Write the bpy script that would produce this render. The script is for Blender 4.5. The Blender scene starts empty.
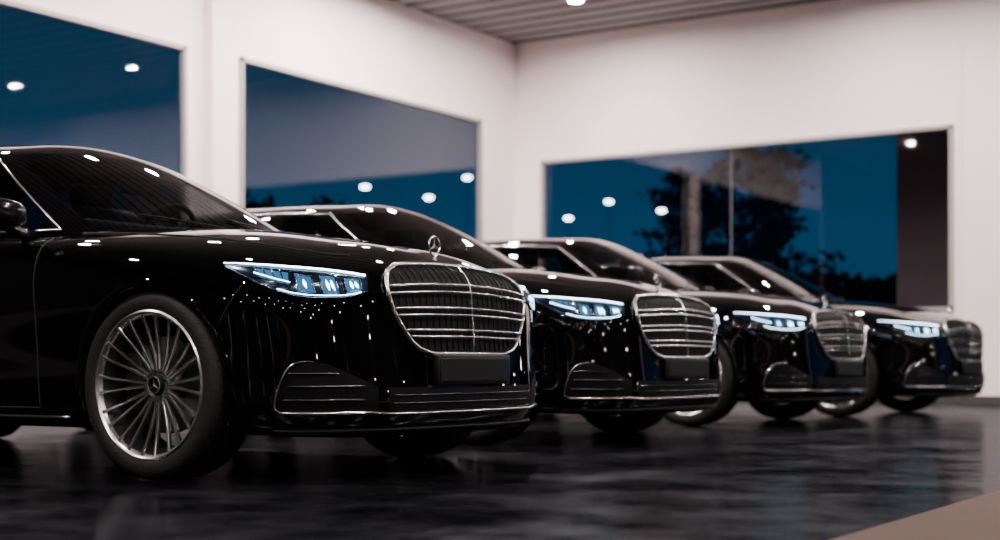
import bpy, bmesh, math, random
import numpy as np
from mathutils import Vector, Matrix
from mathutils.bvhtree import BVHTree
random.seed(7)
scene=bpy.context.scene
COL=scene.collection
# ------------------------------------------------------------------ materials
def nmat(name):
    m=bpy.data.materials.new(name); m.use_nodes=True
    nt=m.node_tree; nt.nodes.clear()
    out=nt.nodes.new('ShaderNodeOutputMaterial')
    return m,nt,out
def pbr(name,col,rough=.5,metal=0,coat=0,coat_r=.03,noise=0,nscale=20,bump=0,bscale=200,spec=.5,cior=1.5):
    m,nt,out=nmat(name)
    b=nt.nodes.new('ShaderNodeBsdfPrincipled')
    b.inputs['Base Color'].default_value=(*col,1); b.inputs['Roughness'].default_value=rough
    b.inputs['Metallic'].default_value=metal; b.inputs['Coat Weight'].default_value=coat
    b.inputs['Coat Roughness'].default_value=coat_r; b.inputs['Specular IOR Level'].default_value=spec; b.inputs['Coat IOR'].default_value=cior
    tc=nt.nodes.new('ShaderNodeTexCoord')
    if noise>0:
        n=nt.nodes.new('ShaderNodeTexNoise'); n.inputs['Scale'].default_value=nscale; n.inputs['Detail'].default_value=6
        r=nt.nodes.new('ShaderNodeMapRange'); r.inputs['To Min'].default_value=1-noise; r.inputs['To Max'].default_value=1+noise
        mx=nt.nodes.new('ShaderNodeVectorMath'); mx.operation='SCALE'; mx.inputs[0].default_value=col
        nt.links.new(tc.outputs['Object'],n.inputs['Vector']); nt.links.new(n.outputs['Fac'],r.inputs['Value'])
        nt.links.new(r.outputs['Result'],mx.inputs['Scale']); nt.links.new(mx.outputs[0],b.inputs['Base Color'])
    if bump>0:
        n2=nt.nodes.new('ShaderNodeTexNoise'); n2.inputs['Scale'].default_value=bscale
        bp=nt.nodes.new('ShaderNodeBump'); bp.inputs['Strength'].default_value=bump; bp.inputs['Distance'].default_value=.01
        nt.links.new(tc.outputs['Object'],n2.inputs['Vector']); nt.links.new(n2.outputs['Fac'],bp.inputs['Height'])
        nt.links.new(bp.outputs['Normal'],b.inputs['Normal'])
    nt.links.new(b.outputs[0],out.inputs[0])
    return m
def emat(name,col,s):
    m,nt,out=nmat(name); e=nt.nodes.new('ShaderNodeEmission')
    e.inputs[0].default_value=(*col,1); e.inputs[1].default_value=s; nt.links.new(e.outputs[0],out.inputs[0]); return m
def thin_glass(name,tint,ior,mul=1.0,gr=.0):
    m,nt,out=nmat(name)
    t=nt.nodes.new('ShaderNodeBsdfTransparent'); t.inputs[0].default_value=(*tint,1)
    g=nt.nodes.new('ShaderNodeBsdfGlossy'); g.inputs['Roughness'].default_value=gr; g.inputs[0].default_value=(1,1,1,1)
    f=nt.nodes.new('ShaderNodeFresnel'); f.inputs[0].default_value=ior
    geo=nt.nodes.new('ShaderNodeNewGeometry')
    mr=nt.nodes.new('ShaderNodeMath'); mr.operation='MULTIPLY'; mr.inputs[1].default_value=mul; mr.use_clamp=True
    iv=nt.nodes.new('ShaderNodeMapRange'); iv.inputs['To Min'].default_value=ior; iv.inputs['To Max'].default_value=1/ior
    nt.links.new(geo.outputs['Backfacing'],iv.inputs['Value']); nt.links.new(iv.outputs[0],f.inputs[0])
    mx=nt.nodes.new('ShaderNodeMixShader')
    nt.links.new(f.outputs[0],mr.inputs[0]); nt.links.new(mr.outputs[0],mx.inputs[0])
    nt.links.new(t.outputs[0],mx.inputs[1]); nt.links.new(g.outputs[0],mx.inputs[2]); nt.links.new(mx.outputs[0],out.inputs[0])
    return m
PAINT=pbr('black_car_paint',(.0008,.0008,.001),.3,0,1,.008,spec=.0,cior=1.66)
CABIN=pbr('cabin_black',(.003,.003,.003),.7,spec=.1)
LEATHER=pbr('black_leather',(.008,.0075,.007),.5,bump=.2,bscale=300,spec=.3)
CHROME=pbr('chrome',(.88,.88,.9),.12,1)
CHROME2=pbr('grille_chrome',(.92,.92,.93),.16,1)
BEZEL=pbr('dark_chrome',(.12,.16,.22),.18,1)
LOUV=pbr('smoked_chrome',(.14,.14,.15),.2,1)
ALLOY=pbr('alloy_silver',(.72,.71,.71),.22,1)
DKALLOY=pbr('dark_alloy',(.02,.02,.022),.4,.6)
RUBBER=pbr('tire_rubber',(.006,.0055,.0055),.65,bump=.3,bscale=120,spec=.25)
PLASTIC=pbr('black_plastic',(.002,.002,.0025),.5,spec=.1)
GLOSSP=pbr('gloss_black_plastic',(.003,.003,.0035),.12,spec=.4)
SEAM=pbr('seam_black',(.001,.001,.001),.9)
DISC=pbr('brake_steel',(.08,.08,.08),.35,1)
LAMPH=pbr('lamp_housing',(.003,.009,.02),.15,.3)
DRL=emat('daytime_light',(.66,.88,1.0),14)
LED=emat('led_blue_white',(.60,.86,1.0),14)
LED2=emat('led_soft_blue',(.07,.27,.52),.85)
TINT=thin_glass('car_glass',(.26,.27,.28),1.45,.8)
LENS=thin_glass('lamp_lens',(.92,.96,1),1.4,.8)
# ------------------------------------------------------------------ mesh helpers
class M:
    def __init__(s): s.v=[]; s.f=[]; s.m=[]
    def add(s,v,f,mi=0):
        o=len(s.v); s.v+= [tuple(p) for p in v]; s.f+=[tuple(i+o for i in q) for q in f]; s.m+=[mi]*len(f); return s
    def mirror(s):
        n=len(s.v); s.v+=[(x,-y,z) for x,y,z in s.v]; s.f+=[tuple(i+n for i in reversed(q)) for q in s.f[:]]; s.m+=s.m[:]; return s
def build(name,M_,mats,parent=None,smooth=True,loc=None,auto=None):
    me=bpy.data.meshes.new(name); me.from_pydata(M_.v,[],M_.f); 
    for m in mats: me.materials.append(m)
    me.polygons.foreach_set('material_index',M_.m)
    me.update()
    if smooth: me.polygons.foreach_set('use_smooth',[True]*len(me.polygons))
    if auto is not None: me.set_sharp_from_angle(angle=math.radians(auto))
    ob=bpy.data.objects.new(name,me); COL.objects.link(ob)
    if parent: ob.parent=parent
    if loc: ob.location=loc
    return ob
def tube(pts,r,closed=False,n=8,flat=1.0,caps=True):
    P=[Vector(p) for p in pts]; N=len(P); v=[];f=[]
    rr=r if hasattr(r,'__len__') else [r]*N
    up=None
    for i in range(N):
        a=P[(i-1)%N] if (closed or i>0) else P[i]; b=P[(i+1)%N] if (closed or i<N-1) else P[i]
        t=(b-a).normalized()
        if up is None:
            up=Vector((0,0,1)) if abs(t.z)<.9 else Vector((1,0,0))
        up=(up-t*up.dot(t)).normalized(); s=t.cross(up)
        for k in range(n):
            an=2*math.pi*k/n
            v.append(P[i]+ (s*math.cos(an)*flat+up*math.sin(an))*rr[i])
    R=N if closed else N-1
    for i in range(R):
        for k in range(n):
            f.append((i*n+k,i*n+(k+1)%n,((i+1)%N)*n+(k+1)%n,((i+1)%N)*n+k))
    if not closed and caps:
        f.append(tuple(range(n-1,-1,-1))); f.append(tuple((N-1)*n+k for k in range(n)))
    return v,f
def grid(fn,us,vs):
    v=[];f=[]
    for a in us:
        for b in vs: v.append(tuple(fn(a,b)))
    n=len(vs)
    for i in range(len(us)-1):
        for j in range(n-1): f.append((i*n+j,(i+1)*n+j,(i+1)*n+j+1,i*n+j+1))
    return v,f
def rbox(c,s,b=.02,seg=3):
    bm=bmesh.new(); bmesh.ops.create_cube(bm,size=1)
    for q in bm.verts: q.co=Vector((q.co.x*s[0],q.co.y*s[1],q.co.z*s[2]))
    if b>0: bmesh.ops.bevel(bm,geom=bm.edges[:],offset=b,segments=seg,profile=.5,affect='EDGES')
    bm.transform(Matrix.Translation(c)); bm.verts.index_update()
    v=[tuple(q.co) for q in bm.verts]; f=[tuple(q.index for q in p.verts) for p in bm.faces]; bm.free(); return v,f
def revolve(prof,n=64,closed=True):
    v=[];f=[];K=len(prof)
    for i in range(n):
        a=2*math.pi*i/n
        for r,y in prof: v.append((r*math.cos(a),y,r*math.sin(a)))
    for i in range(n):
        j=(i+1)%n
        for k in range(K if closed else K-1):
            l=(k+1)%K; f.append((i*K+k,j*K+k,j*K+l,i*K+l))
    return v,f
# ------------------------------------------------------------------ B-spline surface
class Surf:
    def __init__(s,net):
        net=np.array(net,float)
        fr=net[1:2]*[1,-1,1]; bk=net[-2:-1]*[1,-1,1]
        e=np.concatenate([fr,net,bk],0)
        bot=2*e[:,0:1]-e[:,1:2]; top=e[:,-2:-1]*[1,-1,1]
        s.e=np.concatenate([bot,e,top],1); s.ns=net.shape[0]; s.nt=net.shape[1]
    @staticmethod
    def w(u): return np.array([(1-u)**3,3*u**3-6*u**2+4,-3*u**3+3*u**2+3*u+1,u**3])/6
    def __call__(s,a,b,off=0):
        i=min(int(a),s.ns-2); j=min(int(b),s.nt-2); wa=s.w(a-i); wb=s.w(b-j)
        blk=s.e[i:i+4,j:j+4]
        p=np.einsum('i,j,ijk->k',wa,wb,blk)
        if off:
            h=1e-3
            a2=min(a+h,s.ns-1); a1=max(a2-2*h,0); b2=min(b+h,s.nt-1); b1=max(b2-2*h,0)
            da=s(a2,b)-s(a1,b); db=s(a,b2)-s(a,b1); n=np.cross(da,db); n/= (np.linalg.norm(n)+1e-12)
            c=np.array([-1.9,0,.7]); 
            if np.dot(n,p-c)<0: n=-n
            p=p+n*off
        return p
# ------------------------------------------------------------------ car body net
PX=[.885,.880,.858,.795,.68,.50,.20,-.15,-.55,-1.0,-1.5,-2.0,-2.5,-3.0,-3.4,-3.8,-4.15,-4.35,-4.43,-4.45,-4.45]
PY=[0,.23,.46,.675,.83,.92,.95,.958,.955,.952,.952,.952,.952,.955,.957,.945,.88,.70,.43,.2,0]
Zk={0:[.17,.20,.30,.42,.56,.69,.785,.84],2:[.17,.20,.30,.42,.56,.69,.78,.832],3:[.17,.20,.30,.42,.55,.67,.755,.81],
 4:[.175,.205,.31,.43,.56,.68,.768,.83],5:[.18,.21,.32,.45,.58,.70,.795,.86],6:[.19,.215,.32,.46,.60,.73,.83,.905],
 7:[.19,.215,.32,.46,.62,.76,.865,.94],8:[.19,.215,.32,.46,.64,.79,.90,.972],9:[.19,.215,.32,.48,.66,.82,.93,.995],
 12:[.19,.215,.32,.48,.66,.83,.94,1.005],15:[.19,.22,.33,.5,.68,.84,.95,1.02],16:[.2,.23,.34,.5,.68,.84,.96,1.03],
 17:[.22,.25,.36,.52,.68,.84,.97,1.05],20:[.22,.25,.36,.52,.68,.84,.99,1.09]}
ks=sorted(Zk); 
def zlev(i,l): return float(np.interp(i,ks,[Zk[k][l] for k in ks]))
wf=[1,1,1,.9,.65,.3,.05]+[0]*14
ws=[0,0,.15,.5,.8,1]+[1]*10+[.8,.5,.2,0,0]
wr=[0]*15+[.1,.4,.8,1,1,1]
iF=[.08,.025,0,.012,.026,.030,.042,.10]; iS=[.095,.050,.026,.026,.010,-.004,.020,.08]; iR=[.08,.03,0,.01,.02,.03,.05,.10]
SX=[.30,.27,.22,.15,.05,-.06,-.2,-.4,-.7,-1.05,-1.5,-2,-2.5,-3,-3.35,-3.6,-3.75,-3.88,-3.95,-4.0,-4.02]
def sz(x): return float(np.interp(x,[-4.02,-3.6,-3,-1,-.5,-.1,.3],[1.12,1.10,1.04,1.04,1.055,1.035,.965]))
net=[]
for i in range(21):
    row=[]
    for l in range(8):
        row.append([PX[i]-wf[i]*iF[l]+wr[i]*iR[l], PY[i]-ws[i]*iS[l], zlev(i,l)])
    p7=np.array(row[7]); sp=np.array([SX[i],0,sz(SX[i])])
    for a,b in((.33,.55),(.67,.88)):
        q=p7+(sp-p7)*a; q[2]=p7[2]+(sp[2]-p7[2])*b
        if a<.5 and 1<=i<=8: q[2]+=.014
        row.append(list(q))
    row.append(list(sp)); net.append(row)
BODY=Surf(net)
ss=[]
for i in range(20):
    k=28 if (4<=i<=8 or 12<=i<=15) else 10
    ss+= [i+j/k for j in range(k)]
ss.append(20.0)
ts=[i/9 for i in range(0,91)]
bv,bf=grid(lambda a,b:BODY(a,b),ss,ts)
Bm=M().add(bv,bf); Bm.mirror()
BVH=BVHTree.FromPolygons([Vector(p) for p in Bm.v],Bm.f)
def hit(o,d,off):
    o=Vector(o)
    if abs(o.y)<1e-5: o.y=4e-4
    loc,n,_,_=BVH.ray_cast(o,Vector(d).normalized())
    if loc is None: 
        loc,n,_,_=BVH.find_nearest(o+Vector(d).normalized()*1.6)
    if n.dot(Vector(d))>0: n=-n
    return loc+n*off
def front(y,z,off=.0): return hit((2.5,y,z),(-1,0,0),off)
def side(x,z,sg,off=.0): return hit((x,sg*2.5,z),(0,-sg,0),off)
R2=math.sqrt(.5)
def diag(w,z,sg,off=.0):
    o=Vector((R2,sg*R2,0))*2.5+Vector((-R2,sg*R2,0))*w; return hit((o.x,o.y,z),(-R2,-sg*R2,0),off)
def top(x,y,off=.0): return hit((x,y,3),(0,0,-1),off)
WB=-3.216; AR=.382; HZ=.3665
root=bpy.data.objects.new('car',None); COL.objects.link(root); root.empty_display_size=.3
bm=bmesh.new(); 
vs=[bm.verts.new(p) for p in Bm.v]
for q in Bm.f: 
    try: bm.faces.new([vs[i] for i in q])
    except ValueError: pass
bmesh.ops.remove_doubles(bm,verts=bm.verts[:],dist=1e-4)
bmesh.ops.dissolve_degenerate(bm,dist=1e-5,edges=bm.edges[:])
def ard(p,cx): return math.hypot(p.x-cx,p.z-HZ)
for cx in (0,WB):
    dl=[q for q in bm.faces if abs(q.calc_center_median().y)>.6 and q.calc_center_median().z<.85 and ard(q.calc_center_median(),cx)<AR]
    bmesh.ops.delete(bm,geom=dl,context='FACES')
    for e in bm.edges:
        if e.is_boundary:
            for q in e.verts:
                d=ard(q.co,cx)
                if abs(d-AR)<.04 and abs(q.co.y)>.6 and q.co.z>.2:
                    k=AR/d; q.co.x=cx+(q.co.x-cx)*k; q.co.z=HZ+(q.co.z-HZ)*k
bmesh.ops.recalc_face_normals(bm,faces=bm.faces[:])
base=[(-.30,0,.985),(-.315,.30,.98),(-.36,.58,.965),(-.48,.77,.95),(-.82,.825,.955),(-1.30,.84,.955),(-1.8,.845,.955),(-2.3,.845,.955),(-2.8,.835,.955),(-3.3,.80,.965),(-3.66,.70,.98),(-3.86,.45,1.02),(-3.92,.2,1.04),(-3.92,0,1.04)]
topr=[(-1.20,0,1.43),(-1.21,.25,1.425),(-1.25,.44,1.41),(-1.33,.565,1.39),(-1.52,.60,1.41),(-1.76,.615,1.425),(-2.05,.62,1.432),(-2.35,.62,1.428),(-2.65,.61,1.41),(-2.9,.59,1.38),(-3.04,.53,1.365),(-3.12,.38,1.375),(-3.16,.2,1.39),(-3.16,0,1.39)]
topr=[(x,y,z+.038) for x,y,z in topr]
gsx=[-1.42,-1.44,-1.5,-1.58,-1.7,-1.85,-2.0,-2.15,-2.3,-2.45,-2.6,-2.7,-2.75,-2.77]
gn=[]
sideW=[0,0,.2,.7,1,1,1,1,1,.9,.5,.1,0,0]
for i in range(14):
    b=np.array(base[i]); t=np.array(topr[i]); row=[]
    for a in (0,.25,.5,.75,1):
        p=b+(t-b)*a; k=math.sin(math.pi*a); w=sideW[i]
        p=p+np.array([0,.032*k*w,.022*k*(1-w)]); row.append(list(p))
    zz=.034+float(np.interp(gsx[i],[-2.77,-2.3,-1.9,-1.42],[1.465,1.498,1.503,1.482]))
    sp=np.array([gsx[i],0,zz]); q=t+(sp-t)*.5; q[2]=t[2]+(zz-t[2])*.75
    row+= [list(q),list(sp)]; gn.append(row)
G=Surf(gn)
def glassreg(s,t):
    if s<2.72 and .1<t<3.72: return 1
    if 3.3<s<9.25 and .45<t<3.66: return 2
    if s>10.55 and .3<t<3.7: return 3
    return 0
gs=sorted(set([round(i/10,4) for i in range(0,131)]+[2.72,3.3,9.25,10.55,6.15,6.35,8.45,8.55]))
gt=sorted(set([round(i/8,4) for i in range(0,49)]+[.1,3.72,.45,3.66,.3,3.7]))
gm=M()
gv,gf=grid(lambda a,b:G(a,b),gs,gt); nT=len(gt)
fb=[]; regs={1:[],2:[],3:[]}; pill=[]
for i in range(len(gs)-1):
    for j in range(nT-1):
        s=(gs[i]+gs[i+1])/2; t=(gt[j]+gt[j+1])/2; q=(i*nT+j,(i+1)*nT+j,(i+1)*nT+j+1,i*nT+j+1)
        r=glassreg(s,t)
        if r==2 and (6.15<s<6.35 or 8.45<s<8.55): pill.append(q); continue
        (regs[r] if r else fb).append(q)
gm.add(gv,fb,0); gm.add(gv,pill,2); gm.mirror()
gvs=[bm.verts.new(p) for p in gm.v]; gset=set()
for q,mi in zip(gm.f,gm.m):
    try:
        F=bm.faces.new([gvs[i] for i in q]); F.material_index=mi; gset.add(F)
    except ValueError: pass
for q in gvs:
    if not q.link_faces: bm.verts.remove(q)
for F in bm.faces:
    c=F.calc_center_median()
    if F.material_index==0 and F not in gset and c.z>.97 and -3.75<c.x<-.50 and abs(c.y)<.74: F.material_index=1
    F.smooth=True
bmesh.ops.remove_doubles(bm,verts=[v for v in bm.verts if abs(v.co.y)<1e-4],dist=1e-4)
me=bpy.data.meshes.new('body'); bm.to_mesh(me); bm.free()
for m in (PAINT,CABIN,GLOSSP): me.materials.append(m)
bo=bpy.data.objects.new('body',me); COL.objects.link(bo); bo.parent=root
def sub(v,faces):
    used=sorted({i for q in faces for i in q}); mp={a:b for b,a in enumerate(used)}
    return [v[i] for i in used],[tuple(mp[i] for i in q) for q in faces]
m=M().add(*sub(gv,regs[1])); m.mirror(); build('windshield',m,[TINT],root)
m=M().add(*sub(gv,regs[3])); m.mirror(); build('rear_window',m,[TINT],root)
for sg in (1,-1):
    vv,ff=sub(gv,regs[2]); vv=[(x,y*sg,z) for x,y,z in vv]
    if sg<0: ff=[tuple(reversed(q)) for q in ff]
    build('side_window',M().add(vv,ff),[TINT],root)
for sg in (1,-1):
    L=[]
    for s in np.linspace(3.3,9.3,60): L.append(G(s,.45,.004))
    for t in np.linspace(.5,3.6,14): L.append(G(9.3+.1*math.sin((t-.5)/3.1*math.pi),t,.004))
    for s in np.linspace(9.25,3.3,60): L.append(G(s,3.66,.004))
    for t in np.linspace(3.6,.5,14): L.append(G(3.3,t,.004))
    L=[(p[0],p[1]*sg,p[2]) for p in L]
    m=M().add(*tube(L,.006,True,8)); build('window_trim',m,[CHROME2],root)
for y0,y1 in ((.62,.05),(.0,-.55)):
    def gp(s,t,o): 
        p=G(abs(s),t,o); return (p[0],p[1]*(1 if s>=0 else -1),p[2])
    m=M().add(*tube([gp(a,.45+.04*k,.008) for k,a in enumerate(np.linspace(y0*3.4,y1*3.4,12)/1.0*.9)],.004,False,6))
    build('windshield_wiper',m,[PLASTIC],root)
for sg in (1,-1):
    P=[BODY(s,7.45,.0) for s in np.linspace(2.7,8.0,60)]
    m=M().add(*tube([(p[0],p[1]*sg,p[2]+.001) for p in P],.0032,False,6)); build('hood_seam',m,[SEAM],root)
    m=M()
    for x0 in (-.63,-1.78,-2.78):
        zs=np.linspace(.27,.965,30); pts=[]
        for z in zs:
            x=x0
            if x0==-2.78: x=x0+ (.22*max(0,(.62-z)/.35))
            pts.append(side(x,z,sg,.001))
        m.add(*tube(pts,.0035,False,6))
    m.add(*tube([side(x,.27,sg,.001) for x in np.linspace(-.63,-2.66,40)],.003,False,6))
    build('door_seam',m,[SEAM],root)
    m=M().add(*tube([side(.36+.10*k,.60+.14*k,sg,.001) for k in np.linspace(0,1,14)],.0028,False,6)); build('bumper_seam',m,[SEAM],root)
    for x0 in (-1.55,-2.55):
        pts=[side(x,.845,sg,.022 if 0<k<9 else .002) for k,x in enumerate(np.linspace(x0-.12,x0+.12,10))]
        build('door_handle',M().add(*tube(pts,.011,False,8)),[CHROME],root)
    m=M().add(*tube([side(x,.235,sg,.006) for x in np.linspace(-.46,-2.74,60)],.007,False,8)); build('sill_trim',m,[CHROME],root)
    for cx in (0,WB):
        A=[math.radians(a) for a in np.linspace(-26,206,70)]
        m=M(); ring=[]
        for a in A:
            x=cx+math.cos(a)*AR; z=HZ+math.sin(a)*AR
            y=abs(side(x+ (math.cos(a)*.006),z+math.sin(a)*.006,sg).y)
            ring.append((x,z,y,a))
        v=[];f=[]
        for x,z,y,a in ring:
            for dr,dy in ((.026,.0005),(.014,.007),(-.002,.007),(-.006,-.002),(-.004,-.06)):
                v.append((x+math.cos(a)*dr,sg*(y+dy),z+math.sin(a)*dr))
        for i in range(len(ring)-1):
            for k in range(4): f.append((i*5+k,(i+1)*5+k,(i+1)*5+k+1,i*5+k+1))
        m.add(v,f); build('wheel_arch',m,[PAINT],root)
        v=[];f=[]
        for x,z,y,a in ring:
            v+= [(x,sg*(y-.03),z),(x,sg*.56,z)]
        n=len(ring)
        for i in range(n-1): f.append((2*i,2*i+2,2*i+3,2*i+1))
        f.append(tuple(2*i+1 for i in range(n)))
        build('wheel_liner',M().add(v,f),[CABIN],root,smooth=False)
us=np.linspace(.74,-4.3,20)
m=M().add(*grid(lambda x,y:(x,y,.185),us,np.linspace(-.56,.56,6))); build('underbody',m,[CABIN],root)
# ---- grille
gz=[.49,.505,.53,.58,.65,.72,.77,.80,.82]; gw=[.27,.335,.375,.42,.467,.490,.485,.455,.385]
def gwid(z): return float(np.interp(z,gz,gw))
def bow(y): return .020*(1-(y/.42)**2)
def gpt(a,z,off): 
    y=a*gwid(z); zz=z+ (z-.49)/.33*bow(y); return front(y,zz,off)
m=M().add(*grid(lambda z,a:gpt(a,z,.003),np.linspace(.49,.82,20),np.linspace(-1,1,40)))
gri=build('grille',m,[PLASTIC],root)
m=M(); 
for k in range(-11,12):
    y=k*.039
    zs=[z for z in np.linspace(.495,.818,16) if abs(y)<gwid(z)-.01]
    if len(zs)>2: m.add(*tube([front(y,z+(z-.49)/.33*bow(y),.005) for z in zs],.0022,False,5))
build('grille_bars',m,[PLASTIC],gri)
for zc in (.565,.648,.732):
    for dz in (-.013,.013):
        m=M(); z=zc+dz; m.add(*tube([gpt(a,z,.022) for a in np.linspace(-.985,.985,40)],.0052,False,8))
        build('grille_louver',m,[CHROME2],gri)
L=[]
for z in np.concatenate([np.linspace(.49,.53,6),np.linspace(.54,.78,16),np.linspace(.79,.82,6)]): L.append(gpt(1,z,.010))
for a in np.linspace(.95,-.95,30): L.append(gpt(a,.822,.010))
for z in np.concatenate([np.linspace(.82,.79,6),np.linspace(.78,.54,16),np.linspace(.53,.49,6)]): L.append(gpt(-1,z,.010))
for a in np.linspace(-.95,.95,30): L.append(gpt(a,.488,.010))
build('grille_surround',M().add(*tube(L,.0095,True,10)),[CHROME2],gri)
m=M().add(*tube([front(0,z,.024) for z in np.linspace(.5,.825,14)],.0045,False,8)); build('grille_center_bar',m,[CHROME2],gri)
def star(c,R,th=.006,ring=True,rk=.085):
    m=M(); c=Vector(c)
    if ring: m.add(*tube([c+Vector((0,math.sin(a)*R,math.cos(a)*R)) for a in np.linspace(0,2*math.pi,41)[:-1]],R*rk,True,8))
    for k in range(3):
        a=k*2*math.pi/3; d=Vector((0,math.sin(a),math.cos(a))); p=Vector((0,math.cos(a),-math.sin(a)))
        w=R*.18
        v=[c+d*R, c+p*w+d*w*.55, c-p*w+d*w*.55, c+Vector((th,0,0)), c-Vector((th,0,0))]
        m.add(v,[(0,1,3),(0,3,2),(0,4,1),(0,2,4)])
    return m
b0=top(.69,0,0)
m=star((b0.x,0,b0.z+.056),.038,th=.006,rk=.11)
m.add(*tube([(b0.x,0,b0.z-.012),(b0.x,0,b0.z+.004),(b0.x,0,b0.z+.020)],[.016,.009,.004],False,10))
build('hood_ornament',m,[CHROME2],root,auto=30)
b1=top(.775,0,.004)
m=M(); c=Vector(b1)
m.add(*tube([c+Vector((math.cos(a)*.014,math.sin(a)*.022,-math.cos(a)*.012)) for a in np.linspace(0,2*math.pi,25)[:-1]],.0028,True,6))
build('hood_badge',m,[CHROME],root)
# ---- headlamps
tw=[-.15,-.10,-.05,.02,.08,.14,.20,.26,.30,.34,.375]; tz=[.778,.786,.792,.799,.803,.807,.811,.815,.817,.819,.820]
bz=[.722,.702,.692,.688,.689,.698,.716,.744,.766,.789,.808]
def lt(w): return float(np.interp(w,tw,tz))
def lb(w): return float(np.interp(w,tw,bz))
def lamp(w,k,off,sg): return diag(w,lb(w)+(lt(w)-lb(w))*k,sg,off)
for sg in (1,-1):
    W=np.linspace(-.15,.375,50)
    m=M().add(*grid(lambda w,k:lamp(w,k,.003,sg),W,np.linspace(0,1,10))); hl=build('headlamp',m,[LAMPH],root)
    L=[lamp(w,.94,.010,sg) for w in W[1:]]
    m=M().add(*tube(L,[.0036]*25+list(np.linspace(.0036,.0016,24)),False,8))
    build('daytime_running_light',m,[DRL],hl)
    m=M()
    for w0,w1,k0,k1,nc in ((-.128,-.055,.18,.72,2),(-.035,.035,.14,.74,2),(.055,.125,.18,.70,1)):
        def bl(a,k,o=.008): return lamp(w0+(w1-w0)*a+.022*(k-.4)-.006*math.sin(math.pi*k)*(1 if a>.5 else -1),k,o,sg)
        g=M().add(*grid(lambda a,k:bl(a,k,.006),np.linspace(0.05,.95,6),np.linspace(k0,k1,5)))
        build('projector_module',g,[LED2],hl)
        for q in range(nc):
            a0=(.28,.70)[q] if nc==2 else .45
            g=M().add(*tube([bl(a0+.30*(k-.5),k,.010) for k in np.linspace(k0+.12,k1-.14,7)],[.001,.0026,.0048,.0054,.0048,.0026,.001],False,8))
            build('led_module',g,[LED],hl)
        m.add(*tube([bl(a,k0) for a in np.linspace(0,1,5)]+[bl(1,k) for k in np.linspace(k0,k1,6)]+[bl(a,k1) for a in np.linspace(1,0,5)]+[bl(0,k) for k in np.linspace(k1,k0,6)][:-1],.0028,True,6))
    g=M().add(*tube([lamp(w,.10-.06*abs(w-.05),.009,sg) for w in np.linspace(-.12,.19,20)],.0016,False,6)); build('led_strip',g,[LED],hl)
    g=M().add(*tube([lamp(w,.42+.5*(w-.13),.009,sg) for w in np.linspace(.145,.27,10)],.0020,False,6)); build('led_strip',g,[LED],hl)
    g=M().add(*grid(lambda w,k:lamp(w,k,.006,sg),np.linspace(.15,.26,6),np.linspace(.35,.75,4))); build('projector_module',g,[LED2],hl)
    m.add(*tube([lamp(w,.02,.006,sg) for w in W],.0025,False,6))
    m.add(*tube([lamp(w,.82,.007,sg) for w in W[2:42]],.003,False,6))
    for w0_ in (.16,.19,.22,.25): m.add(*tube([lamp(w0_,.3,.008,sg),lamp(w0_+.02,.8,.008,sg)],.003,False,5))
    build('lamp_bezel',m,[BEZEL],hl)
    m=M().add(*grid(lambda w,k:lamp(w,k,.017-.010*(2*k-1)**4,sg),W,np.linspace(0,1,10))); build('lamp_lens',m,[LENS],hl)
# ---- bumper intakes
def sint(w,k,off,sg):
    lo=.272; hi=float(np.interp(w,[-.19,-.1,.0,.08,.12,.15,.175,.19],[.36,.40,.445,.458,.452,.43,.385,.33]))
    return diag(w,lo+(hi-lo)*k,sg,off)
for sg in (1,-1):
    W=np.linspace(-.19,.19,30)
    m=M().add(*grid(lambda w,k:sint(w,k,.002,sg),W,np.linspace(0,1,8))); it=build('bumper_intake',m,[PLASTIC],root)
    for zz in (.315,.365,.412):
        m=M().add(*tube([diag(w,zz,sg,.009) for w in np.linspace(-.13 if zz<.4 else -.03,.165 if zz<.33 else .15,22)],.0030,False,8,flat=1.6)); build('intake_louver',m,[LOUV],it)
    L=[sint(w,1,.007,sg) for w in np.linspace(.06,.12,8)]+[diag(w,z,sg,.008) for w,z in ((.138,.444),(.155,.425),(.17,.398),(.182,.365),(.192,.33),(.198,.30),(.195,.28),(.175,.268))]
    m=M().add(*tube(L,list(np.linspace(.001,.0034,8))+[.004]*(len(L)-8),False,8)); build('intake_trim',m,[CHROME2],it)
m=M().add(*grid(lambda y,z:front(y,z,.002),np.linspace(-.50,.50,40),np.linspace(.275,.358,6))); li=build('lower_intake',m,[PLASTIC],root)
for zz in (.30,.33):
    m=M().add(*tube([front(y,zz,.008) for y in np.linspace(-.48,.48,30)],.0022,False,8)); build('intake_louver',m,[LOUV],li)
L=[diag(w,.268,-1,.012) for w in np.linspace(.175,-.15,20)]+[front(y,.262,.014) for y in np.linspace(-.50,.50,30)]+[diag(w,.268,1,.012) for w in np.linspace(-.15,.175,20)]
build('bumper_trim',M().add(*tube(L,.0055,False,8)),[CHROME2],root)
L=[diag(w,.20,-1,.006) for w in np.linspace(.2,-.15,20)]+[front(y,.20,.006) for y in np.linspace(-.50,.50,30)]+[diag(w,.20,1,.006) for w in np.linspace(-.15,.2,20)]
build('front_splitter',M().add(*tube(L,.009,False,8)),[PLASTIC],root)
fx=front(0,.42).x
PLT=pbr('plate_holder_black',(.0045,.0045,.005),.4,spec=.2)
m=M().add(*rbox((fx+.012,0,.425),(.024,.53,.118),.006,2)); pl=build('number_plate',m,[PLT],root,auto=40)
m=M().add(*rbox((fx+.0255,0,.425),(.004,.50,.09),.001,1)); build('plate_panel',m,[PLT],pl,auto=40)
TAIL=pbr('tail_red',(.15,.002,.002),.15)
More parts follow.
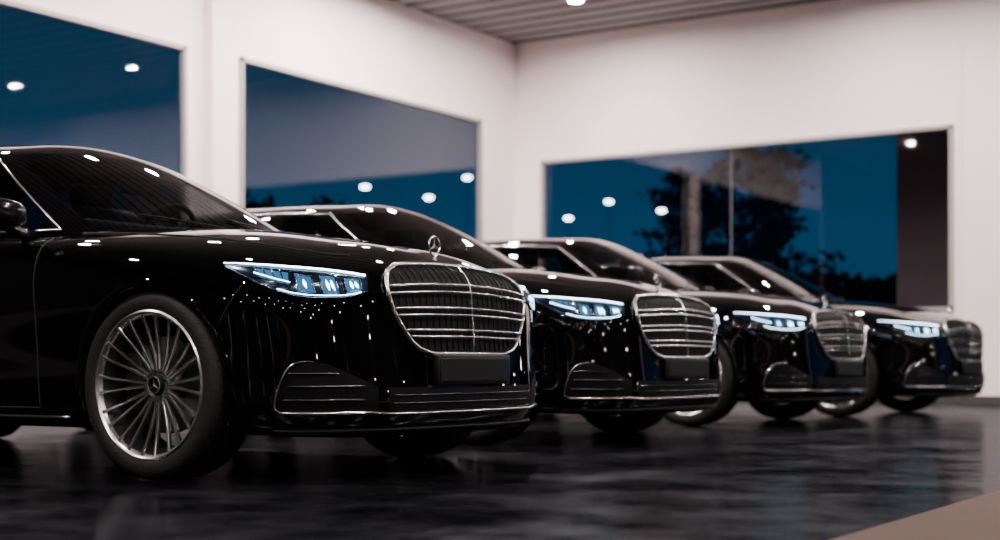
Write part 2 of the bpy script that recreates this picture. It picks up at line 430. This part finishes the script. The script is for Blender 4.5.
for sg in (1,-1):
    def rr(y,z,o): return hit((-6,sg*y,z),(1,0,0),o)
    m=M().add(*grid(lambda y,z:rr(y,z,.004),np.linspace(.38,.80,16),np.linspace(.80,.90,5))); build('tail_lamp',m,[TAIL],root)
# ---- mirrors
for sg in (1,-1):
    bmn=bmesh.new(); bmesh.ops.create_uvsphere(bmn,u_segments=28,v_segments=18,radius=1)
    for q in bmn.verts:
        c=q.co; 
        def se(t): return math.copysign(abs(t)**.72,t)
        x=se(c.x)*.080; y=se(c.y)*.105; z=se(c.z)*.060
        if x<0: x*=.35
        x-=(y)*.25
        q.co=Vector((-.80+x, sg*(1.00+y), 1.07+z+ (y)*.08))
    bmn.verts.index_update()
    m=M().add([tuple(q.co) for q in bmn.verts],[tuple(q.index for q in F.verts) for F in bmn.faces]); bmn.free()
    m.add(*tube([(-.80,sg*.82,.985),(-.80,sg*.88,.995),(-.80,sg*.96,1.02),(-.80,sg*.99,1.05)],[.030,.024,.022,.02],False,10,))
    mi=build('side_mirror',m,[GLOSSP],root)
    m=M().add([(-.835,sg*.91,1.025),(-.862,sg*1.09,1.03),(-.862,sg*1.09,1.11),(-.835,sg*.91,1.105)],[(0,1,2,3)]); build('mirror_glass',m,[CHROME],mi,smooth=False)
# ---- interior
for x0,y0 in ((-1.72,.37),(-1.72,-.37),(-2.72,.38),(-2.72,-.38)):
    m=M().add(*rbox((x0,y0,1.10),(.14,.50,.34),.06,4))
    st=build('seat',m,[LEATHER],root)
    m=M().add(*rbox((x0-.05,y0,1.325),(.09,.27,.13),.04,4))
    m.add(*tube([(x0-.04,y0-.06,1.2),(x0-.05,y0-.06,1.3)],.008,False,6)); m.add(*tube([(x0-.04,y0+.06,1.2),(x0-.05,y0+.06,1.3)],.008,False,6))
    build('headrest',m,[LEATHER],st)
m=M().add(*rbox((-.88,0,1.045),(.34,1.2,.07),.03,4)); build('dashboard',m,[LEATHER],root)
c=Vector((-1.22,.37,1.08)); nn=Vector((-.92,0,.39)).normalized(); uu=Vector((0,1,0)); ww=nn.cross(uu)
m=M().add(*tube([c+(uu*math.cos(a)+ww*math.sin(a))*.18 for a in np.linspace(0,2*math.pi,37)[:-1]],.014,True,8))
for a in (0,math.pi,-math.pi/2): m.add(*tube([c,c+(uu*math.cos(a)+ww*math.sin(a))*.175],.016,False,6))
build('steering_wheel',m,[LEATHER],root)
p=G(0,3.0,-.06); m=M().add(*rbox((p[0]-.02,0,p[2]-.02),(.03,.24,.07),.012,3)); build('rear_view_mirror',m,[PLASTIC],root)
# ---- wheels
def tire_mesh():
    h=[(.280,-.108),(.291,-.120),(.312,-.127),(.335,-.126),(.352,-.118),(.3625,-.103)]
    tread=[(.365,-.09),(.366,-.074),(.357,-.072),(.357,-.064),(.3665,-.062),(.3665,-.028),(.357,-.026),(.357,-.018),(.3665,-.016)]
    a=h+tread; prof=a+[(r,-y) for r,y in reversed(a)]
    v,f=revolve(prof,96,False)
    m=M().add(v,f)
    for i in range(72):
        an=2*math.pi*i/72
        for sg in (1,-1):
            p=[Vector((.3635*math.cos(an+.0),sg*.104,.3635*math.sin(an))),Vector((.3645*math.cos(an+.03),sg*.078,.3645*math.sin(an+.03)))]
            m.add(*tube(p,.0022,False,4))
    return m
TM=tire_mesh()
def rim_mesh(sg):
    m=M()
    prof=[(.272,-.11*sg),(.262,-.10*sg),(.245,-.06*sg),(.243,.04*sg),(.255,.075*sg),(.264,.098*sg),(.271,.112*sg),(.277,.113*sg),(.275,.105*sg)]
    v,f=revolve(prof,96,False); m.add(v,f,1)
    prof=[(.262,.090*sg),(.268,.108*sg),(.276,.121*sg),(.284,.125*sg),(.291,.121*sg),(.289,.106*sg)]
    v,f=revolve(prof,96,False); m.add(v,f,0)
    for k in range(12):
        for s2 in (-1,1):
            ai=math.radians(30*k)+s2*math.radians(5.0); ao=math.radians(30*k)+s2*math.radians(6.8)
            v=[];f=[]; N=7
            for q in range(N):
                t=q/(N-1); r=.050+t*.223; a=ai+(ao-ai)*t
                y=sg*(.072+.047*t**1.6); w=.0062-.0008*t+(.003*max(0,(t-.85)/.15)); d=.026-.012*t
                ca,sa=math.cos(a),math.sin(a)
                for dw,dy in ((-w,-d*sg),(-w,-.003*sg),(-w*.7,0),(w*.7,0),(w,-.003*sg),(w,-d*sg)):
                    v.append((r*ca-dw*sa,y+dy,r*sa+dw*ca))
            for q in range(N-1):
                for e in range(5): f.append((q*6+e,q*6+e+1,(q+1)*6+e+1,(q+1)*6+e))
            m.add(v,f[:],0)
    v,f=revolve([(.074,.02*sg),(.072,.062*sg),(.064,.074*sg),(.050,.075*sg),(.040,.070*sg)],48,False); m.add(v,f,0)
    for k in range(5):
        a=2*math.pi*k/5+.3; c=Vector((.054*math.cos(a),.070*sg,.054*math.sin(a)))
        m.add(*tube([c,c+Vector((0,.010*sg,0))],.0075,False,8),1)
    return m
RM={s:rim_mesh(s) for s in (1,-1)}
def cap_mesh(sg):
    m=M(); v,f=revolve([(.0005,.084*sg),(.032,.083*sg),(.038,.078*sg),(.040,.06*sg)],32,False); m.add(v,f,1)
    s=star((0,0,0),.032,th=.004); R=Matrix.Rotation(math.radians(90),4,'Z')
    m.add([ (R@Vector(p))+Vector((0,.087*sg,0)) for p in s.v],s.f,0)
    return m
CM={s:cap_mesh(s) for s in (1,-1)}
for x0 in (0,WB):
    for sg in (1,-1):
        w=build('wheel',TM,[RUBBER],root,loc=(x0,sg*.815,HZ),auto=50)
        build('alloy_rim',RM[sg],[ALLOY,DKALLOY,CHROME],w,auto=35)
        build('center_cap',CM[sg],[CHROME,PLASTIC],w,auto=35)
        v,f=revolve([(.06,.02*sg),(.19,.02*sg),(.19,-.01*sg),(.06,-.01*sg)],64,True)
        m=M().add(v,f); m2=rbox((.15*(-1 if x0==0 else 1),.01*sg,.03),(.10,.085,.20),.02,3); m.add(*m2,1)
        build('brake_disc',m,[DISC,DKALLOY],w,auto=40)
root.location=(-4.14,4.91,0)
def copy_tree(ob,parent=None):
    c=ob.copy(); COL.objects.link(c)
    if parent: c.parent=parent
    for ch in ob.children: copy_tree(ch,c)
    return c
cars=[root]
for loc,ang in (((-4.48,7.69,0),-1.6),((-4.52,10.62,0),-2.2),((-4.24,13.07,0),-3.0)):
    c=copy_tree(root); c.location=loc; c.rotation_euler=(0,0,math.radians(ang)); cars.append(c)
labs=["glossy black luxury sedan with lit headlamps and silver multi-spoke wheels",
"glossy black luxury sedan with lit headlamps, parked between two sedans","glossy black luxury sedan with lit headlamps, parked between two sedans",
"glossy black luxury sedan with lit headlamps beside the white wall"]
for c,l in zip(cars,labs):
    c['label']=l; c['category']='car'; c['group']='black sedans parked in a row'
# ================================================================== ROOM
WL=-10.56; WRv=16.97; CH=4.87
WALL=pbr('white_wall_paint',(.93,.81,.795),.7,noise=.03,nscale=2,bump=.03,bscale=60)
DWALL=pbr('charcoal_wall_paint',(.014,.014,.016),.7,spec=.1)
def floor_mat():
    m,nt,out=nmat('dark_polished_floor'); tc=nt.nodes.new('ShaderNodeTexCoord')
    dif=nt.nodes.new('ShaderNodeBsdfDiffuse'); gl=nt.nodes.new('ShaderNodeBsdfGlossy'); mx=nt.nodes.new('ShaderNodeMixShader'); fr=nt.nodes.new('ShaderNodeFresnel'); fr.inputs[0].default_value=1.38
    gl.inputs[0].default_value=(.21,.215,.235,1)
    n=nt.nodes.new('ShaderNodeTexNoise'); n.inputs['Scale'].default_value=1.6; n.inputs['Detail'].default_value=9; n.inputs['Roughness'].default_value=.75
    cr=nt.nodes.new('ShaderNodeValToRGB'); cr.color_ramp.elements[0].position=.38; cr.color_ramp.elements[0].color=(.0014,.0015,.002,1)
    cr.color_ramp.elements[1].position=.68; cr.color_ramp.elements[1].color=(.0075,.0076,.0088,1)
    mr=nt.nodes.new('ShaderNodeMapRange'); mr.inputs['From Min'].default_value=.35; mr.inputs['From Max'].default_value=.65; mr.inputs['To Min'].default_value=.09; mr.inputs['To Max'].default_value=.24
    n2=nt.nodes.new('ShaderNodeTexNoise'); n2.inputs['Scale'].default_value=22; n2.inputs['Detail'].default_value=6
    bp=nt.nodes.new('ShaderNodeBump'); bp.inputs['Strength'].default_value=.11; bp.inputs['Distance'].default_value=.01
    L=nt.links.new
    L(tc.outputs['Object'],n.inputs['Vector']); L(tc.outputs['Object'],n2.inputs['Vector']); L(n.outputs['Fac'],cr.inputs[0]); L(cr.outputs[0],dif.inputs[0])
    L(n.outputs['Fac'],mr.inputs['Value']); L(mr.outputs[0],gl.inputs['Roughness']); L(n2.outputs['Fac'],bp.inputs['Height']); L(bp.outputs[0],gl.inputs['Normal'])
    L(fr.outputs[0],mx.inputs[0]); L(dif.outputs[0],mx.inputs[1]); L(gl.outputs[0],mx.inputs[2]); L(mx.outputs[0],out.inputs[0]); return m
def box(m,x0,x1,y0,y1,z0,z1,mi=0):
    v=[(x0,y0,z0),(x1,y0,z0),(x1,y1,z0),(x0,y1,z0),(x0,y0,z1),(x1,y0,z1),(x1,y1,z1),(x0,y1,z1)]
    m.add(v,[(3,2,1,0),(4,5,6,7),(0,1,5,4),(1,2,6,5),(2,3,7,6),(3,0,4,7)],mi)
def struct(ob,label,cat):
    ob['kind']='structure'; ob['label']=label; ob['category']=cat; return ob
UX=9.0; VY=-9.0; TH=.06
m=M(); box(m,WL-.3,UX,VY,WRv+.1,-.2,0); struct(build('floor',m,[floor_mat()],smooth=False),'dark polished concrete showroom floor','floor')
m=M(); box(m,-1.25,-.55,VY,WRv-.05,.0,.006); struct(build('floor_2',m,[pbr('brown_floor',(.038,.020,.012),.6,noise=.2,nscale=6,spec=.1)],smooth=False),'light brown floor strip beside the dark floor','floor')
rec=.12
m=M(); 
w1=(4.6,10.78); w2=(11.45,16.10); zt=3.71; zb=1.05
A=WL-rec
box(m,A-TH,A,VY,w1[0]-.3,0,CH,1); box(m,A-TH,A,w1[0]-.3,w1[0],0,CH,1)  # unseen wall end given a dark colour to keep the car door reflection dark
box(m,A-TH,A,w1[0],w1[1],0,zb); box(m,A-TH,A,w1[0],w1[1],zt,CH)
box(m,A-TH,A,w1[1],11.05,0,CH)
box(m,WL-rec,WL,11.05,w2[0],0,CH); box(m,WL-TH,WL,w2[0],w2[1],0,zb); box(m,WL-TH,WL,w2[0],w2[1],zt,CH); box(m,WL-TH,WL,w2[1],WRv+TH,0,CH)
struct(build('wall_left',m,[WALL,DWALL],smooth=False),'white painted showroom wall with large windows','wall')
w3=(-10.14,-4.59); zt3=3.235; zb3=1.08; w4=(-3.3,8.5); zb4=.12; zt4=3.6
m=M(); box(m,WL,w3[0],WRv,WRv+TH,0,CH); box(m,w3[0],w3[1],WRv,WRv+TH,0,zb3); box(m,w3[0],w3[1],WRv,WRv+TH,zt3,CH); box(m,w3[1],w4[0],WRv,WRv+TH,0,CH)
box(m,w4[0],w4[1],WRv,WRv+TH,0,zb4); box(m,w4[0],w4[1],WRv,WRv+TH,zt4,CH); box(m,w4[1],UX,WRv,WRv+TH,0,CH)
box(m,-4.45,-3.7,WRv-.06,WRv-.001,0,CH)
struct(build('wall_back',m,[WALL],smooth=False),'white painted showroom wall with a wide window','wall')
m=M(); box(m,UX,UX+.1,VY,WRv+.1,0,CH); struct(build('wall_right',m,[DWALL],smooth=False),'charcoal painted showroom wall','wall')
m=M(); box(m,WL-.3,UX,VY-.1,VY,0,CH); struct(build('wall_front',m,[DWALL],smooth=False),'charcoal painted showroom wall','wall')
BB=pbr('baseboard_dark',(.05,.045,.045),.4)
m=M(); box(m,WL,-4.45,WRv-.015,WRv-.001,0,.10); box(m,-4.45,-3.7,WRv-.075,WRv-.061,0,.10); box(m,-3.7,UX,WRv-.015,WRv-.001,0,.10)
struct(build('baseboard_back',m,[BB],smooth=False),'dark skirting along the white wall','baseboard')
m=M(); box(m,WL+.001,WL+.015,11.05,WRv,0,.10); box(m,A+.001,A+.015,VY,11.05,0,.10)
struct(build('baseboard_left',m,[BB],smooth=False),'dark skirting along the white wall','baseboard')
FR=pbr('window_frame_metal',(.33,.29,.28),.4,.2); MUL=pbr('mullion_dark',(.12,.12,.13),.5)
GL=thin_glass('window_glass',(.80,.88,.92),1.5,.95)
def win_left(name,A,y0,y1,z0,z1):
    m=M(); t=.045; x0=A-.03
    box(m,x0,A+.03,y0,y1,z1-t,z1); box(m,x0,A+.03,y0,y1,z0,z0+t); box(m,x0,A+.03,y0,y0+t,z0,z1); box(m,x0,A+.03,y1-t,y1,z0,z1)
    o=struct(build(name,m,[FR],smooth=False),'large fixed window with slim metal frame','window')
    g=M().add([(A-.015,y0+t,z0+t),(A-.015,y1-t,z0+t),(A-.015,y1-t,z1-t),(A-.015,y0+t,z1-t)],[(0,1,2,3)])
    build('window_pane',g,[GL],o,smooth=False)
win_left('window_1',A,w1[0],w1[1],zb,zt)
win_left('window_2',WL,w2[0],w2[1],zb,zt)
def win_back(name,x0,x1,z0,z1,mull,label):
    m=M(); t=.045; y0=WRv-.03; y1=WRv+.03
    box(m,x0,x1,y0,y1,z1-t,z1); box(m,x0,x1,y0,y1,z0,z0+t); box(m,x0,x0+t,y0,y1,z0,z1); box(m,x1-t,x1,y0,y1,z0,z1)
    for q in mull: box(m,q-.005,q+.005,y0+.04,y1,z0+.01,z1-.01,1)
    o=struct(build(name,m,[FR,MUL],smooth=False),label,'window')
    g=M().add([(x0+t,WRv+.015,z0+t),(x1-t,WRv+.015,z0+t),(x1-t,WRv+.015,z1-t),(x0+t,WRv+.015,z1-t)],[(0,1,2,3)])
    build('window_pane',g,[GL],o,smooth=False)
win_back('window_3',w3[0],w3[1],zb3,zt3,[-7.364],'wide fixed window with slim metal frame and centre mullion')
win_back('window_4',w4[0],w4[1],zb4,zt4,[-.4,2.6,5.6],'tall shopfront window with slim metal frame')
m=M(); v=[]; y=VY; pts=[]
while y<WRv+.1:
    pts+=[(y,CH),(y+.27,CH),(y+.275,CH+.045),(y+.345,CH+.045)]; y+=.35
for yy,zz in pts: v+=[(WL-.4,yy,zz),(UX,yy,zz)]
m.add(v,[(2*i,2*i+2,2*i+3,2*i+1) for i in range(len(pts)-1) if i%4==0]); m.add(v,[(2*i,2*i+2,2*i+3,2*i+1) for i in range(len(pts)-1) if i%4!=0],1)
box(m,WL-.4,UX,VY,WRv+.1,CH+.05,CH+.15)
struct(build('ceiling',m,[pbr('ceiling_metal',(.24,.23,.23),.6,.0,spec=.2),pbr('ceiling_gap',(.09,.088,.088),.7,spec=.1)],smooth=False),'grey metal slatted ceiling','ceiling')
LAMP=emat('downlight_emitter',(1,.885,.86),3000)
RING=pbr('downlight_ring',(.7,.7,.7),.4)
lights=[(-8.66,15.3),(-5.24,15.2),(-2.62,15.2),(-8.6,5.25),(-2.1,5.5),(1.0,5.4),(1.0,2.7),(-2.6,-.7),(-2.7,-3.4),(.5,-3.8),
 (-8.6,8.5),(1.0,9.6),(4.2,9.8),(4.2,5.4),(1.0,15.2),(-8.6,11.9),(1.2,-.7),(-5.6,-3.4),(4.2,-.7),  # this row and the next: unseen downlights added to brighten walls and paint
 (-5.5,9.0),(-5.5,1.5),(-8.6,1.0),(-9.2,13.6),(1.0,12.3),(-9.3,10.2),(-9.3,6.8),(-5.6,5.0),(4.2,13.2),(-9.4,12.4)]
m=M(); v,f=revolve([(.078,0),(.100,0),(.100,.012),(.078,.03)],32,True); m.add([(p[0],p[2],p[1]-.012) for p in v],f)
d=M().add([(0,0,-.004)]+[(.078*math.cos(a),.078*math.sin(a),-.004) for a in np.linspace(0,2*math.pi,33)[:-1]],[(0,(i+1)%32+1,i+1) for i in range(32)])
L0=build('ceiling_downlight',m,[RING]); D0=build('light_disc',d,[LAMP],L0,smooth=False)
for i,(x,y) in enumerate(lights):
    if i==0: o=L0
    else:
        o=L0.copy(); COL.objects.link(o); dd=D0.copy(); dd.parent=o; COL.objects.link(dd)
    o.location=(x,y,CH-.001); o['label']='small round recessed downlight glowing warm white in the ceiling'; o['category']='ceiling light'; o['group']='recessed ceiling downlights'
# unseen lamps added on the charcoal walls to put glints in the car paint
GLINT=emat('glint_lamp_glow',(1,.86,.74),150)
wl=[(UX-.05,-8+k*.95,(1.2,2.6,1.9,3.1,.8)[k%5],0) for k in range(26)]
wl+=[(-9.8+k*1.25,VY+.05,(1.5,2.6,1.1,3.0)[k%4],1) for k in range(14)]
rv,rf=revolve([(.001,-.05),(.05,-.05),(.05,-.03),(.02,-.025),(.02,-.012)],20,False)
sv,sf=revolve([(.001,-.028),(.022,-.026),(.042,-.012),(.046,.002),(.042,.018),(.022,.034),(.001,.037)],20,False)
for kk in (0,1):
    R=Matrix.Rotation(math.radians(90),4,'Z') if kk==0 else Matrix.Identity(4)
    W0=None
    for (x,y,z,k) in wl:
        if k!=kk: continue
        if W0 is None:
            W0=build('added_wall_lamp',M().add([R@Vector(p) for p in rv],rf),[RING],auto=40); S0=build('added_lamp_globe',M().add([R@Vector(p) for p in sv],sf),[GLINT],W0); o=W0
        else:
            o=W0.copy(); COL.objects.link(o); s=S0.copy(); s.parent=o; COL.objects.link(s)
        o.location=(x,y,z)
        o['label']='unseen added globe lamp making glints in the car paint'; o['category']='wall lamp'; o['group']='added globe wall lamps'
# ================================================================== OUTSIDE
m=M(); box(m,-70,40,WRv+.11,80,-.4,-.2); box(m,-70,WL-.5,-40,WRv+.11,-.4,-.2)
struct(build('ground',m,[pbr('asphalt',(.008,.008,.009),.8,noise=.2)],smooth=False),'dark asphalt ground outside the windows','ground')
LEAF=pbr('dark_foliage',(.0010,.0020,.0022),.9,spec=.02); BARK=pbr('bark',(.003,.003,.003),.9,spec=.05)
def tree(x,y,h,spread,seed,label):
    r=random.Random(seed); m=M()
    m.add(*tube([(0,0,0),(r.uniform(-.1,.1),0,h*.5),(r.uniform(-.1,.1),0,h*.97)],[.14,.09,.03],False,8))
    tr=build('tree',m,[BARK]); lf=M()
    nb=52
    for k in range(nb):
        t=k/nb; z=h*(.28+.70*t); an=k*2.4; L=spread*(1-t*.5)*r.uniform(.35,1.25)
        tip=Vector((math.cos(an)*L,math.sin(an)*L,z-.05*L+r.uniform(-.1,.2)))
        lf.add(*tube([(0,0,z),tip],[.02,.008],False,4))
        for q in range(54):
            a=r.uniform(.3,1.05); c=Vector((0,0,z)).lerp(tip,a)+Vector((r.gauss(0,.13),r.gauss(0,.13),r.gauss(0,.09)))
            d1=Vector((r.gauss(0,1),r.gauss(0,1),r.gauss(0,1))).normalized()*.11; d2=Vector((r.gauss(0,1),r.gauss(0,1),r.gauss(0,1))).normalized()*.06
            lf.add([c-d1,c+d2,c+d1,c-d2],[(0,1,2,3)])
    build('foliage',lf,[LEAF],tr,smooth=False)
    tr.location=(x,y,-.2); tr['label']=label; tr['category']='tree'
tree(-13.3,28.4,4.8,1.25,1,'dark tree silhouette with ragged foliage against the dusk sky')
tree(-10.3,25.2,4.75,1.4,5,'tall dark tree silhouette with dense foliage outside the window')
def hedge(x0,y0,x1,y1,h,seed,label):
    r=random.Random(seed); m=M(); n=int(math.hypot(x1-x0,y1-y0)*220)
    for q in range(n):
        t=r.random(); hh=h*(.93+.05*math.sin(t*23+seed)+.03*math.sin(t*61)); c=Vector((x0+(x1-x0)*t+r.gauss(0,.25),y0+(y1-y0)*t+r.gauss(0,.25),-.2+hh*r.random()**.5))
        d1=Vector((r.gauss(0,1),r.gauss(0,1),r.gauss(0,1))).normalized()*.25; d2=Vector((r.gauss(0,1),r.gauss(0,1),r.gauss(0,1))).normalized()*.16
        m.add([c-d1,c+d2,c+d1,c-d2],[(0,1,2,3)])
    o=build('hedge',m,[LEAF],smooth=False); o['label']=label; o['category']='hedge'; o['kind']='stuff'
hedge(-23,22,-23,33,4.7,2,'long dark hedge along the lot')
hedge(-20,31.5,14,31.5,2.9,4,'low dark hedge behind the trees')
GLOBE=emat('reflection_spot_glow',(1,.93,.9),14); GLOBE2=emat('paint_glint_glow',(1,.88,.76),110); POLE=pbr('dark_pole',(.003,.010,.022),.8,spec=.1)
plist=[(-17,21.9,3.85,1,0),(-17,24.0,3.85,1,0),(-17,25.4,4.41,1,0),(-12.6,22,3.02,.8,0),(-11.8,22,3.26,.8,0),(-10.8,22,3.05,.8,0)]  # glowing heads stand in for downlight reflections in the window glass
rr_=random.Random(11)
for k in range(18): plist.append((-1.5+k*.72,19.2+(k%4)*2.4,.6+rr_.random()*2.8,.9,1))  # unseen bright lamps added to put glints on the car noses
for (x,y,z,s,b) in plist:
    m=M().add(*tube([(0,0,0),(0,0,.05),(0,0,z+.2+.01)],[.05,.008,.006],False,8))
    o=build('added_post_lamp',m,[POLE],auto=40); o.location=(x,y,-.2)
    hv,hf=revolve([(.001,-.05*s),(.045*s,-.045*s),(.08*s,-.025*s),(.095*s,.0),(.08*s,.025*s),(.045*s,.04*s),(.001,.045*s)],20,False)
    g=M().add([(p[0],p[2],p[1]+z+.2) for p in hv],hf); build('added_lamp_globe',g,[GLOBE2 if b else GLOBE],o)
    o['label']='added post lamp outside for lamp reflections in glass and car paint'; o['category']='added lamp'; o['group']='added post lamps outside the windows'
m=M(); box(m,-6.19,-3.0,20.0,20.2,-.2,5.2); box(m,-6.25,-2.9,19.95,20.25,5.2,5.3); o=build('reflection_panel',m,[pbr('brown_reflection',(.13,.075,.08),.8,noise=.1)],smooth=False); o['label']='brownish panel outside standing in for an interior reflection in the glass'; o['category']='wall'  # brown panel stands in for the room's reflection at the window end
w=bpy.data.worlds.new('dusk'); scene.world=w; w.use_nodes=True; nt=w.node_tree; nt.nodes.clear()
out=nt.nodes.new('ShaderNodeOutputWorld'); bg=nt.nodes.new('ShaderNodeBackground'); tc=nt.nodes.new('ShaderNodeTexCoord'); sx=nt.nodes.new('ShaderNodeSeparateXYZ')
cr=nt.nodes.new('ShaderNodeValToRGB'); e=cr.color_ramp.elements
e[0].position=0; e[0].color=(.001,.048,.118,1); e[1].position=.32; e[1].color=(.008,.024,.042,1)
k=e.new(.08); k.color=(.001,.054,.13,1); k=e.new(.18); k.color=(.004,.040,.085,1)
nt.links.new(tc.outputs['Generated'],sx.inputs[0]); nt.links.new(sx.outputs['Z'],cr.inputs[0]); nt.links.new(cr.outputs[0],bg.inputs[0]); nt.links.new(bg.outputs[0],out.inputs[0])
bg.inputs[1].default_value=1.0
cd=bpy.data.cameras.new('camera'); cam=bpy.data.objects.new('camera',cd); COL.objects.link(cam); scene.camera=cam
cam.location=(0,0,.44); cam.rotation_euler=(math.radians(90),0,math.radians(32.5))
cd.lens=52.2; cd.sensor_width=36; cd.shift_y=.096; cd.dof.use_dof=True; cd.dof.focus_distance=5.6; cd.dof.aperture_fstop=1.8
